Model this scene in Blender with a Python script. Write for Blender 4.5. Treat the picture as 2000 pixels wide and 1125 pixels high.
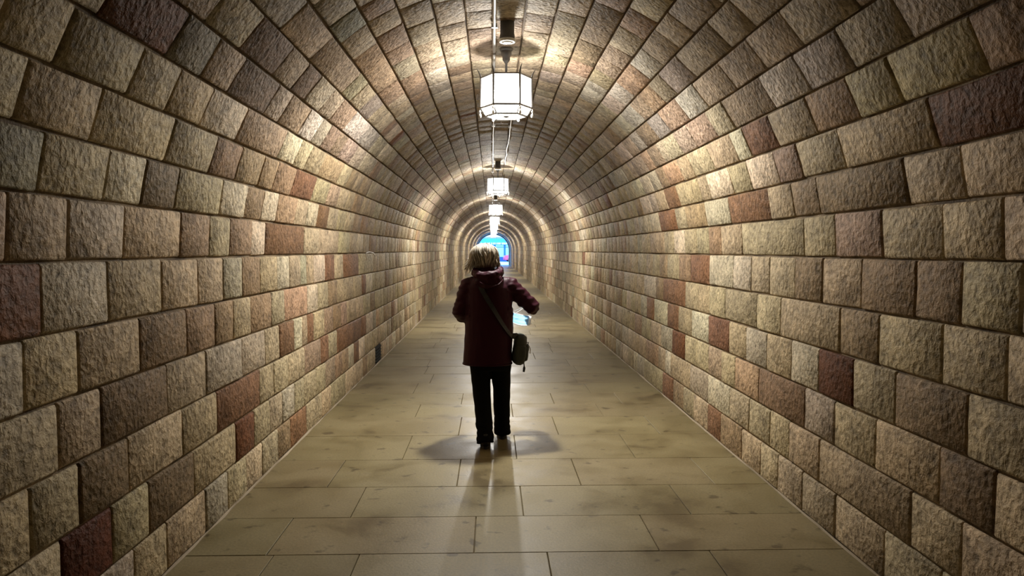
import bpy, bmesh, math, random
from mathutils import Vector, Matrix, noise
from mathutils.bvhtree import BVHTree

for o in list(bpy.data.objects):
    bpy.data.objects.remove(o)
scene = bpy.context.scene
C = scene.collection
R_ = math.radians
rnd = random.Random(11)

# ------------------------------------------------------------------ camera, sky, exposure
CAM = Vector((-0.134, 0.0, 1.57))
FPX = 1450.0
YAW, PITCH = 1.5407, 2.9402            # degrees: to the right, downwards
cam_data = bpy.data.cameras.new('camera')
cam_data.sensor_width = 36.0
cam_data.lens = FPX / 2000.0 * 36.0
cam_data.clip_start, cam_data.clip_end = 0.05, 400
cam = bpy.data.objects.new('camera', cam_data)
C.objects.link(cam)
cam.location = CAM
cam.rotation_euler = (R_(90 - PITCH), 0, R_(-YAW))
scene.camera = cam

world = bpy.data.worlds.new('sky')
scene.world = world
world.use_nodes = True
bg = world.node_tree.nodes['Background']
bg.inputs[0].default_value = (0.17, 0.46, 1.0, 1)
bg.inputs[1].default_value = 2.2

scene.view_settings.view_transform = 'Standard'
scene.view_settings.look = 'None'
scene.view_settings.gamma = 1
scene.view_settings.use_curve_mapping = False
scene.view_settings.exposure = 2.1
LAMP_DOWN, LAMP_UP = 97.0, 22.0          # each lantern: hooded bulb's light below the hood, and the part that spills upwards
LAMP_COL = (1.0, 0.955, 0.875)
PANE_GLOW = 2.2

# ------------------------------------------------------------------ helpers
def obj(name, me, mat=None, parent=None):
    if isinstance(me, bmesh.types.BMesh):
        m = bpy.data.meshes.new(name)
        me.to_mesh(m)
        me.free()
        me = m
    o = bpy.data.objects.new(name, me)
    C.objects.link(o)
    if mat is not None and not me.materials:
        me.materials.append(mat)
    if parent is not None:
        o.parent = parent
    return o

def empty(name, loc=(0, 0, 0), rz=0):
    o = bpy.data.objects.new(name, None)
    C.objects.link(o)
    o.location = loc
    o.rotation_euler = (0, 0, rz)
    o.empty_display_size = 0.1
    return o

def tag(o, label=None, cat=None, group=None, kind=None):
    if label: o['label'] = label
    if cat: o['category'] = cat
    if group: o['group'] = group
    if kind: o['kind'] = kind
    return o

def copy_tree(o, parent=None):
    c = o.copy()
    C.objects.link(c)
    c.parent = parent
    for ch in o.children:
        copy_tree(ch, c)
    return c

def smooth(me):
    for p in me.polygons:
        p.use_smooth = True

def add_box(bm, c, s, rot=None):
    r = bmesh.ops.create_cube(bm, size=1.0)
    M = Matrix.Translation(c)
    if rot is not None: M = M @ rot
    M = M @ Matrix.Diagonal((s[0], s[1], s[2], 1))
    bmesh.ops.transform(bm, matrix=M, verts=r['verts'])
    return r['verts']

def frames(pts):
    out = []
    n = len(pts)
    prev = None
    for i in range(n):
        t = (pts[min(i + 1, n - 1)] - pts[max(i - 1, 0)])
        t = t.normalized() if t.length > 1e-9 else Vector((0, 0, 1))
        ref = prev if prev is not None else (Vector((1, 0, 0)) if abs(t.x) < 0.9 else Vector((0, 1, 0)))
        a = (ref - t * ref.dot(t))
        a = a.normalized() if a.length > 1e-6 else t.orthogonal().normalized()
        out.append((a, t.cross(a)))
        prev = a
    return out

def add_tube(bm, pts, rad, n=10, cap=True):
    """rad: one number, or one (ra, rb) / number per point"""
    pts = [Vector(p) for p in pts]
    fr = frames(pts)
    rings = []
    for i, p in enumerate(pts):
        r = rad if isinstance(rad, (int, float)) else rad[i]
        ra, rb = (r, r) if isinstance(r, (int, float)) else r
        a, b = fr[i]
        rings.append([bm.verts.new(p + a * ra * math.cos(2 * math.pi * j / n) + b * rb * math.sin(2 * math.pi * j / n)) for j in range(n)])
    for i in range(len(rings) - 1):
        for j in range(n):
            k = (j + 1) % n
            bm.faces.new((rings[i][j], rings[i][k], rings[i + 1][k], rings[i + 1][j]))
    if cap:
        bm.faces.new(rings[0][::-1])
        bm.faces.new(rings[-1])
    return rings

def add_lathe(bm, prof, n=16, c=(0, 0, 0), cap=True):
    rings = []
    for r, z in prof:
        rings.append([bm.verts.new((c[0] + r * math.cos(2 * math.pi * j / n), c[1] + r * math.sin(2 * math.pi * j / n), c[2] + z)) for j in range(n)])
    for i in range(len(rings) - 1):
        for j in range(n):
            k = (j + 1) % n
            bm.faces.new((rings[i][j], rings[i][k], rings[i + 1][k], rings[i + 1][j]))
    if cap:
        bm.faces.new(rings[0][::-1])
        bm.faces.new(rings[-1])

def add_ellipsoid(bm, c, r, rot=None, u=20, v=14):
    q = bmesh.ops.create_uvsphere(bm, u_segments=u, v_segments=v, radius=1.0)
    M = Matrix.Translation(c)
    if rot is not None: M = M @ rot
    M = M @ Matrix.Diagonal((r[0], r[1], r[2], 1))
    bmesh.ops.transform(bm, matrix=M, verts=q['verts'])

def add_loft(bm, secs, n=24, power=2.0):
    """secs: (z, cx, cy, rx, ry) horizontal (super)ellipses, closed"""
    rings = []
    for z, cx, cy, rx, ry in secs:
        ring = []
        for j in range(n):
            t = 2 * math.pi * j / n
            ct, st = math.cos(t), math.sin(t)
            e = 2.0 / power
            ring.append(bm.verts.new((cx + rx * math.copysign(abs(ct) ** e, ct), cy + ry * math.copysign(abs(st) ** e, st), z)))
        rings.append(ring)
    for i in range(len(rings) - 1):
        for j in range(n):
            k = (j + 1) % n
            bm.faces.new((rings[i][j], rings[i][k], rings[i + 1][k], rings[i + 1][j]))
    bm.faces.new(rings[0][::-1])
    bm.faces.new(rings[-1])

def fuse(bm, voxel, iters=6, fold=None):
    """union of overlapping closed solids into one smooth continuous surface"""
    me = bpy.data.meshes.new('tmp')
    bmesh.ops.recalc_face_normals(bm, faces=bm.faces)
    bm.to_mesh(me)
    bm.free()
    o = bpy.data.objects.new('tmp', me)
    C.objects.link(o)
    m = o.modifiers.new('r', 'REMESH')
    m.mode = 'VOXEL'
    m.voxel_size = voxel
    if iters:
        s = o.modifiers.new('s', 'SMOOTH')
        s.iterations = iters
        s.factor = 0.5
    bpy.context.view_layer.update()
    dg = bpy.context.evaluated_depsgraph_get()
    res = bpy.data.meshes.new_from_object(o.evaluated_get(dg))
    bpy.data.objects.remove(o)
    bpy.data.meshes.remove(me)
    if fold:
        ns = [v.normal.copy() for v in res.vertices]
        for v, nn in zip(res.vertices, ns):
            v.co = v.co + nn * fold(v.co)
    smooth(res)
    return res

# ------------------------------------------------------------------ materials
def newmat(name):
    m = bpy.data.materials.new(name)
    m.use_nodes = True
    nt = m.node_tree
    return m, nt, nt.nodes['Principled BSDF']

def nd(nt, t, **kw):
    n = nt.nodes.new(t)
    for k, v in kw.items():
        if k.startswith('i_'):
            n.inputs[k[2:].replace('_', ' ')].default_value = v
        else:
            setattr(n, k, v)
    return n

def simple(name, col, rough=0.5, metal=0.0, spec=0.5, bump=0.0, bscale=60.0, var=0.12, sheen=0.0):
    m, nt, b = newmat(name)
    L = nt.links
    b.inputs['Roughness'].default_value = rough
    b.inputs['Metallic'].default_value = metal
    b.inputs['Specular IOR Level'].default_value = spec
    if sheen:
        b.inputs['Sheen Weight'].default_value = sheen
    g = nd(nt, 'ShaderNodeNewGeometry')
    nz = nd(nt, 'ShaderNodeTexNoise', i_Scale=bscale, i_Detail=4.0)
    L.new(g.outputs['Position'], nz.inputs['Vector'])
    mx = nd(nt, 'ShaderNodeMix', data_type='RGBA')
    mx.inputs[6].default_value = (*[c * (1 - var) for c in col], 1)
    mx.inputs[7].default_value = (*[min(1, c * (1 + var)) for c in col], 1)
    L.new(nz.outputs['Fac'], mx.inputs[0])
    L.new(mx.outputs[2], b.inputs['Base Color'])
    if bump:
        bp = nd(nt, 'ShaderNodeBump', i_Strength=0.6, i_Distance=bump)
        L.new(nz.outputs['Fac'], bp.inputs['Height'])
        L.new(bp.outputs['Normal'], b.inputs['Normal'])
    return m

def stone_material(name, relief):
    m, nt, b = newmat(name)
    L = nt.links
    g = nd(nt, 'ShaderNodeNewGeometry')
    at = nd(nt, 'ShaderNodeAttribute', attribute_name='Col')
    n1 = nd(nt, 'ShaderNodeTexNoise', i_Scale=26.0, i_Detail=5.0, i_Roughness=0.58, i_Distortion=0.3)
    n2 = nd(nt, 'ShaderNodeTexNoise', i_Scale=7.0, i_Detail=4.0, i_Roughness=0.6)
    n3 = nd(nt, 'ShaderNodeTexNoise', i_Scale=75.0, i_Detail=3.0, i_Roughness=0.6)
    vo = nd(nt, 'ShaderNodeTexVoronoi', i_Scale=34.0)
    mp = nd(nt, 'ShaderNodeMapping')
    mp.inputs['Rotation'].default_value = (0.5, 0.3, 0.4)
    L.new(g.outputs['Position'], mp.inputs['Vector'])
    for n in (n1, n2, n3, vo):
        L.new(mp.outputs['Vector'], n.inputs['Vector'])
    # colour: stone's own tint with blotches and dark pits
    r1 = nd(nt, 'ShaderNodeMapRange')
    for k, v in zip(range(1, 5), (0.3, 0.7, 0.70, 1.26)): r1.inputs[k].default_value = v
    L.new(n2.outputs['Fac'], r1.inputs[0])
    r2 = nd(nt, 'ShaderNodeMapRange')
    for k, v in zip(range(1, 5), (0.30, 0.55, 0.50, 1.10)): r2.inputs[k].default_value = v
    L.new(n1.outputs['Fac'], r2.inputs[0])
    mu = nd(nt, 'ShaderNodeMath', operation='MULTIPLY')
    L.new(r1.outputs[0], mu.inputs[0]); L.new(r2.outputs[0], mu.inputs[1])
    vm = nd(nt, 'ShaderNodeVectorMath', operation='SCALE')
    L.new(at.outputs['Color'], vm.inputs[0]); L.new(mu.outputs[0], vm.inputs['Scale'])
    L.new(vm.outputs[0], b.inputs['Base Color'])
    # relief
    a1 = nd(nt, 'ShaderNodeMath', operation='MULTIPLY_ADD'); a1.inputs[1].default_value = 0.35
    L.new(vo.outputs['Distance'], a1.inputs[0]); L.new(n1.outputs['Fac'], a1.inputs[2])
    a2 = nd(nt, 'ShaderNodeMath', operation='MULTIPLY_ADD'); a2.inputs[1].default_value = 0.3
    L.new(n3.outputs['Fac'], a2.inputs[0]); L.new(a1.outputs[0], a2.inputs[2])
    bp = nd(nt, 'ShaderNodeBump', i_Strength=1.0, i_Distance=relief)
    L.new(a2.outputs[0], bp.inputs['Height'])
    L.new(bp.outputs['Normal'], b.inputs['Normal'])
    b.inputs['Roughness'].default_value = 0.6
    b.inputs['Specular IOR Level'].default_value = 0.12
    return m

def mortar_material(name, lo, hi):
    m, nt, b = newmat(name)
    L = nt.links
    g = nd(nt, 'ShaderNodeNewGeometry')
    n1 = nd(nt, 'ShaderNodeTexNoise', i_Scale=5.0, i_Detail=6.0)
    n2 = nd(nt, 'ShaderNodeTexNoise', i_Scale=80.0, i_Detail=4.0)
    L.new(g.outputs['Position'], n1.inputs['Vector']); L.new(g.outputs['Position'], n2.inputs['Vector'])
    cr = nd(nt, 'ShaderNodeValToRGB')
    cr.color_ramp.elements[0].position = 0.35
    cr.color_ramp.elements[0].color = lo
    cr.color_ramp.elements[1].position = 0.72
    cr.color_ramp.elements[1].color = hi
    L.new(n1.outputs['Fac'], cr.inputs[0]); L.new(cr.outputs[0], b.inputs['Base Color'])
    bp = nd(nt, 'ShaderNodeBump', i_Strength=0.7, i_Distance=0.006)
    L.new(n2.outputs['Fac'], bp.inputs['Height']); L.new(bp.outputs['Normal'], b.inputs['Normal'])
    b.inputs['Roughness'].default_value = 0.9
    return m

def floor_material(name, gain):
    m, nt, b = newmat(name)
    L = nt.links
    g = nd(nt, 'ShaderNodeNewGeometry')
    at = nd(nt, 'ShaderNodeAttribute', attribute_name='Col')
    n1 = nd(nt, 'ShaderNodeTexNoise', i_Scale=1.7, i_Detail=7.0, i_Roughness=0.62, i_Distortion=0.3)
    n2 = nd(nt, 'ShaderNodeTexNoise', i_Scale=70.0, i_Detail=4.0, i_Roughness=0.7)
    n3 = nd(nt, 'ShaderNodeTexNoise', i_Scale=7.5, i_Detail=3.0, i_Roughness=0.5)
    for n in (n1, n2, n3): L.new(g.outputs['Position'], n.inputs['Vector'])
    # broad worn-in stains
    s1 = nd(nt, 'ShaderNodeValToRGB')
    s1.color_ramp.elements[0].position = 0.34; s1.color_ramp.elements[0].color = (0.50, 0.46, 0.40, 1)
    s1.color_ramp.elements[1].position = 0.58; s1.color_ramp.elements[1].color = (1, 1, 1, 1)
    e = s1.color_ramp.elements.new(0.43); e.color = (0.80, 0.78, 0.72, 1)
    L.new(n1.outputs['Fac'], s1.inputs[0])
    # small blot marks
    s2 = nd(nt, 'ShaderNodeValToRGB')
    s2.color_ramp.elements[0].position = 0.305; s2.color_ramp.elements[0].color = (0.5, 0.46, 0.42, 1)
    s2.color_ramp.elements[1].position = 0.365; s2.color_ramp.elements[1].color = (1, 1, 1, 1)
    L.new(n3.outputs['Fac'], s2.inputs[0])
    gr = nd(nt, 'ShaderNodeMapRange')
    for k, v in zip(range(1, 5), (0.3, 0.7, 0.78 * gain, 1.18 * gain)): gr.inputs[k].default_value = v
    L.new(n2.outputs['Fac'], gr.inputs[0])
    v1 = nd(nt, 'ShaderNodeVectorMath', operation='MULTIPLY')
    L.new(at.outputs['Color'], v1.inputs[0]); L.new(s1.outputs[0], v1.inputs[1])
    v2 = nd(nt, 'ShaderNodeVectorMath', operation='MULTIPLY')
    L.new(v1.outputs[0], v2.inputs[0]); L.new(s2.outputs[0], v2.inputs[1])
    v3 = nd(nt, 'ShaderNodeVectorMath', operation='SCALE')
    L.new(v2.outputs[0], v3.inputs[0]); L.new(gr.outputs[0], v3.inputs['Scale'])
    L.new(v3.outputs[0], b.inputs['Base Color'])
    rr = nd(nt, 'ShaderNodeMapRange')
    for k, v in zip(range(1, 5), (0.35, 0.65, 0.37, 0.56)): rr.inputs[k].default_value = v
    L.new(n1.outputs['Fac'], rr.inputs[0]); L.new(rr.outputs[0], b.inputs['Roughness'])
    bp = nd(nt, 'ShaderNodeBump', i_Strength=0.35, i_Distance=0.003)
    L.new(n2.outputs['Fac'], bp.inputs['Height']); L.new(bp.outputs['Normal'], b.inputs['Normal'])
    b.inputs['Specular IOR Level'].default_value = 0.36
    return m

def pane_material(name, glow, mixf):
    m = bpy.data.materials.new(name)
    m.use_nodes = True
    nt = m.node_tree
    nt.nodes.clear()
    out = nd(nt, 'ShaderNodeOutputMaterial')
    tr = nd(nt, 'ShaderNodeBsdfTransparent')
    em = nd(nt, 'ShaderNodeEmission')
    em.inputs[0].default_value = (*LAMP_COL, 1)
    em.inputs[1].default_value = glow
    mx = nd(nt, 'ShaderNodeMixShader')
    mx.inputs[0].default_value = mixf
    nt.links.new(tr.outputs[0], mx.inputs[1]); nt.links.new(em.outputs[0], mx.inputs[2])
    nt.links.new(mx.outputs[0], out.inputs[0])
    return m

M_STONE = stone_material('dressed_wall_stone', .017)
M_STONE2 = stone_material('rough_vault_stone', .027)
M_MORTAR = mortar_material('wall_mortar', (.085, .060, .036, 1), (.33, .25, .155, 1))
M_MORTAR2 = mortar_material('vault_mortar', (.075, .050, .032, 1), (.24, .175, .11, 1))
M_SLAB = floor_material('paving_slab', 1.0)
M_PANE = pane_material('lit_frosted_glass', PANE_GLOW, .3)
M_UNDER = pane_material('clear_under_glass', 1.6, .2)
M_IRON = simple('lantern_metal', (0.16, 0.155, 0.15), 0.45, 0.7)
M_GALV = simple('galvanised_conduit', (0.55, 0.55, 0.55), 0.35, 0.85)
M_DARK = simple('dark_iron', (0.018, 0.018, 0.016), 0.9, spec=.1)
M_WHITE = simple('white_enamel', (0.8, 0.8, 0.78), 0.35)

# ------------------------------------------------------------------ tunnel profile
RAD, ZS = 1.72, 1.55
WJ = [0, .25, .504, .757, 1.015, 1.268, 1.528]
NC = 37                                   # courses: 6 wall + 25 vault + 6 wall
Y_BACK, Y_END = -12.0, 77.0
def prof(k, off=0.0):
    """joint k of the cross-section, pushed outwards by off"""
    if k <= 6: return Vector((-RAD - off, 0, WJ[k] if k < 7 else 0))
    if k >= 31: return Vector((RAD + off, 0, WJ[37 - k]))
    a = math.pi * (k - 6) / 25
    r = RAD + off
    return Vector((-r * math.cos(a), 0, ZS + r * math.sin(a)))

JOINTS = {
    0: [3.27, 3.6, 4.09, 4.43, 4.77, 5.11, 5.48, 5.83, 6.33, 6.9, 7.28, 8.02, 9.1, 9.44, 10.06, 10.58],
    1: [2.73, 3.09, 3.42, 3.94, 4.59, 4.94, 5.29, 5.62, 5.96, 6.25, 6.69, 7.07, 7.51, 7.87, 8.2, 8.51, 8.87],
    2: [2.86, 3.24, 3.81, 4.29, 5.08, 5.41, 5.79, 6.29, 6.89, 7.21, 7.62, 9.03, 9.39],
    3: [2.73, 3.03, 3.64, 4.14, 4.73, 5.22, 5.57, 5.97, 6.22, 6.41, 6.63, 7.05, 7.44, 7.84],
    4: [2.54, 2.87, 3.37, 3.89, 4.29, 4.59, 4.91, 5.38, 5.71, 6.42, 6.8, 7.24, 7.65, 8.55],
    5: [2.65, 3.11, 3.61, 4.05, 4.43, 4.76, 5.12, 5.53, 5.87, 6.2, 6.4, 6.66, 7.1, 7.52, 7.98, 8.9, 9.97],
    6: [2.47, 2.82, 3.24, 3.82, 4.21, 4.54, 4.94, 5.24, 6.3, 6.85, 7.71, 8.29, 8.76, 9.17, 9.63, 10.18],
    7: [2.62, 3.06, 3.38, 3.72, 4.32, 4.75, 5.1, 5.44, 5.95, 6.3, 6.67, 7.12, 7.52, 7.94, 8.4],
    8: [2.44, 2.89, 3.54, 4.07, 4.48, 4.91, 5.22, 5.69, 6.34, 6.89, 7.34, 7.76, 8.12],
    9: [2.24, 2.55, 3.04, 3.39, 3.78, 4.3, 5.11, 5.53, 5.84, 6.3, 7.06, 7.46],
    10: [2.67, 3.21, 3.57, 3.92, 4.54, 4.84, 5.32, 5.69, 6.0, 6.33, 6.67, 7.16, 7.63, 8.35],
    11: [3.33, 3.78, 4.34, 4.72, 5.04, 5.45, 5.81, 6.32, 6.99, 7.62],
    12: [3.5, 4.02, 4.64, 5.61, 5.93, 6.32],
    13: [4.09, 4.48, 4.81, 5.24, 6.36, 6.89],
    14: [5.14, 5.56, 5.92, 6.44, 7.19],
    15: [4.88, 5.3, 5.77],
    16: [5.53, 5.93, 6.41],
    17: [5.34, 5.75],
    18: [5.54],
    19: [5.42, 5.86],
    20: [5.26, 6.07, 6.37],
    21: [4.9, 5.76, 6.37],
    22: [4.76, 5.15, 5.61, 6.01, 6.37],
    23: [3.99, 4.53, 4.87, 5.33, 5.77, 6.4],
    24: [3.92, 4.31, 5.04, 5.56, 5.92, 6.33],
    25: [3.63, 4.11, 4.62, 5.21, 5.71, 6.3],
    26: [2.36, 2.88, 3.34, 3.8, 4.28, 4.99, 5.36, 5.91, 6.33],
    27: [2.57, 3.11, 3.47, 3.92, 4.45, 4.92, 5.17, 5.73, 6.3, 6.66, 7.21],
    28: [2.96, 3.74, 4.26, 4.6, 5.09, 5.48, 6.04, 6.31, 7.04, 7.54],
    29: [2.84, 3.24, 4.12, 4.47, 4.85, 5.67, 6.3, 6.94, 7.32, 8.04],
    30: [2.64, 3.0, 3.48, 3.96, 4.37, 5.46, 5.96, 6.3, 6.68, 7.09, 7.51, 7.93, 8.63],
    31: [2.54, 2.88, 3.2, 3.68, 4.12, 4.5, 4.92, 5.27, 5.67, 6.29, 6.9, 7.32, 7.82, 8.2, 8.55, 8.86],
    32: [3.0, 3.5, 3.9, 4.71, 5.14, 5.85, 6.28, 6.63, 7.07, 7.99, 8.35, 9.0],
    33: [2.82, 3.34, 3.74, 4.14, 4.53, 4.94, 5.35, 5.75, 6.3, 6.84, 7.32, 7.79, 8.42, 8.84],
    34: [2.65, 2.99, 3.51, 3.94, 4.32, 5.08, 5.58, 5.92, 6.29, 6.64, 7.07, 7.56, 8.07, 8.62],
    35: [2.83, 3.19, 4.11, 4.54, 4.86, 5.26, 5.7, 6.29, 6.87, 7.64, 7.86, 8.21, 8.84],
    36: [3.4, 3.91, 4.33, 4.71, 5.02, 5.41, 5.92, 6.28, 6.72, 7.1, 7.51, 7.97, 8.95],
}

# ------------------------------------------------------------------ stone colours
PAL = {
    'tan': (.44, .352, .232), 'light': (.58, .50, .375), 'grey': (.42, .36, .27), 'brown': (.31, .218, .135),
    'red': (.225, .122, .070), 'darkred': (.140, .060, .028), 'deepred': (.085, .024, .010),
    'darkbrown': (.21, .147, .092), 'green': (.29, .265, .185), 'orange': (.43, .295, .185), 'pink': (.35, .255, .182),
    'yellow': (.45, .37, .22)}
SPECIAL = {
    5: {0: 'darkred', 12: 'light', 13: 'red', 15: 'red'}, 6: {4: 'brown', 6: 'brown', 7: 'light', 8: 'red', 15: 'brown'},
    7: {0: 'green', 2: 'light', 3: 'darkbrown', 5: 'light', 8: 'orange', 11: 'red'}, 8: {7: 'brown', 8: 'red'},
    9: {6: 'pink'}, 10: {1: 'darkred', 2: 'green', 4: 'darkbrown', 6: 'brown'},
    11: {2: 'darkbrown', 4: 'darkbrown', 7: 'orange', 8: 'light', 9: 'grey'}, 12: {4: 'yellow', 5: 'yellow'},
    13: {2: 'green', 4: 'orange', 5: 'orange'},
    4: {3: 'darkbrown', 4: 'brown', 5: 'brown', 9: 'orange', 10: 'light', 12: 'brown'},
    3: {2: 'darkbrown', 7: 'red', 8: 'light', 10: 'red', 12: 'brown'}, 2: {1: 'darkbrown', 9: 'red', 12: 'red'},
    1: {1: 'deepred', 3: 'darkbrown', 5: 'darkred', 14: 'brown', 16: 'red'}, 0: {8: 'red', 13: 'brown'},
    30: {3: 'pink'}, 29: {3: 'brown', 5: 'red', 6: 'light', 7: 'orange', 9: 'red'}, 28: {0: 'darkred', 6: 'light'},
    27: {0: 'brown', 5: 'red', 6: 'light', 10: 'orange'}, 26: {5: 'brown', 7: 'orange'}, 25: {5: 'orange'},
    24: {5: 'orange'}, 23: {5: 'orange', 6: 'light'}, 22: {5: 'yellow'}, 21: {3: 'orange'}, 20: {3: 'yellow'},
    31: {3: 'brown', 5: 'brown', 9: 'light', 10: 'red'}, 33: {3: 'darkred', 8: 'red', 9: 'light', 11: 'red'},
    34: {1: 'darkbrown', 5: 'darkbrown', 11: 'darkred'}, 35: {7: 'light'}}

def pick_colour(r):
    x = r.random()
    c = 'tan' if x < .58 else 'light' if x < .72 else 'grey' if x < .83 else 'brown' if x < .935 else 'red' if x < .955 else 'pink' if x < .985 else 'orange'
    return c

def tint(name, r):
    g = r.uniform(.88, 1.16)
    return tuple(c * q * g * r.uniform(.96, 1.04) for c, q in zip(PAL[name], (1.0, .99, .94))) + (1.0,)

def set_col(me, cols):
    """cols: one colour, or one colour per face"""
    a = me.color_attributes.new('Col', 'FLOAT_COLOR', 'CORNER')
    if isinstance(cols[0], float):
        a.data.foreach_set('color', list(cols) * len(me.loops))
    else:
        flat = []
        for p, c in zip(me.polygons, cols):
            flat.extend(list(c) * p.loop_total)
        a.data.foreach_set('color', flat)

def stone_geo(k, y0, y1, r, fine=True):
    """vertices, faces of one block in course k between y0 and y1; face proud of the mortar"""
    P, Q = prof(k), prof(k + 1)
    t = (Q - P); Lc = t.length; t.normalize()
    n = Vector((t.z, 0, -t.x))             # towards the inside
    g, gy = .0065, .0045
    h = r.uniform(-.0025, .0035)
    j = .003
    ca = [(g + r.uniform(-j, j), y0 + gy + r.uniform(-j, j)), (Lc - g + r.uniform(-j, j), y0 + gy + r.uniform(-j, j)),
          (Lc - g + r.uniform(-j, j), y1 - gy + r.uniform(-j, j)), (g + r.uniform(-j, j), y1 - gy + r.uniform(-j, j))]
    def at(u, v, d):
        a = (ca[0][0] * (1 - u) + ca[1][0] * u) * (1 - v) + (ca[3][0] * (1 - u) + ca[2][0] * u) * v
        y = (ca[0][1] * (1 - u) + ca[1][1] * u) * (1 - v) + (ca[3][1] * (1 - u) + ca[2][1] * u) * v
        q = P + t * a + n * d
        return (q.x, y, q.z)
    V, F = [], []
    if fine:
        eu, ev = .010 / Lc, .009 / max(.05, y1 - y0)
        us, vs = (0, eu, .5, 1 - eu, 1), (0, ev, .5, 1 - ev, 1)
        for iv, v in enumerate(vs):
            for iu, u in enumerate(us):
                edge = iu in (0, 4) or iv in (0, 4)
                corner = iu in (0, 4) and iv in (0, 4)
                d = h - (.006 if edge else 0) - (.003 if corner else 0) + r.uniform(-.002, .002)
                if iu == 2 and iv == 2: d += .002
                wu = u + (r.uniform(-.014, .014) if iu == 2 else 0)
                wv = v + (r.uniform(-.02, .02) if iv == 2 else 0)
                if iu in (0, 4) and iv == 2: wu += r.uniform(-.012, .012)
                if iv in (0, 4) and iu == 2: wv += r.uniform(-.006, .006)
                V.append(at(wu, wv, d))
        for iv in range(4):
            for iu in range(4):
                a = iv * 5 + iu
                F.append((a, a + 5, a + 6, a + 1))
        ring = [0, 1, 2, 3, 4, 9, 14, 19, 24, 23, 22, 21, 20, 15, 10, 5]
        uv = [(us[i % 5], vs[i // 5]) for i in ring]
    else:
        for u, v in ((0, 0), (1, 0), (1, 1), (0, 1)):
            V.append(at(u, v, h))
        F.append((0, 3, 2, 1))
        ring = [0, 1, 2, 3]
        uv = [(0, 0), (1, 0), (1, 1), (0, 1)]
    b0 = len(V)
    for u, v in uv: V.append(at(u, v, -.034))
    m = len(ring)
    for i in range(m):
        i2 = (i + 1) % m
        F.append((ring[i], ring[i2], b0 + i2, b0 + i))
    if fine:
        F.append(tuple(b0 + i for i in range(m)))
    return V, F

def course_joints(k):
    r = random.Random(100 + k)
    js = list(JOINTS[k])
    near, far = [], []
    y = js[0]
    while y > Y_BACK + .3:
        y -= r.uniform(.26, .58)
        near.append(y)
    y = js[-1]
    while y < Y_END - .3:
        step = r.uniform(.22, .55)
        if y < 6.2 and y + step > 6.1: step = 6.3 - y if 6.3 - y > .12 else step
        y += step
        far.append(y)
    near.append(Y_BACK); far.append(Y_END)
    return near[::-1], js, far

def in_view(k, y0, y1):
    m = (prof(k) + prof(k + 1)) / 2
    for y in (y0, (y0 + y1) / 2, y1):
        d = Vector((m.x, y, m.z)) - CAM
        if d.y < .6: continue
        cy, sy = math.cos(R_(YAW)), math.sin(R_(YAW))
        cp, sp = math.cos(R_(PITCH)), math.sin(R_(PITCH))
        rgt = d.x * cy - d.y * sy
        fw0 = d.x * sy + d.y * cy
        fw = fw0 * cp - d.z * sp
        up = fw0 * sp + d.z * cp
        if fw > .3 and abs(rgt / fw) < 1060 / FPX and abs(up / fw) < 620 / FPX: return True
    return False

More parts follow.
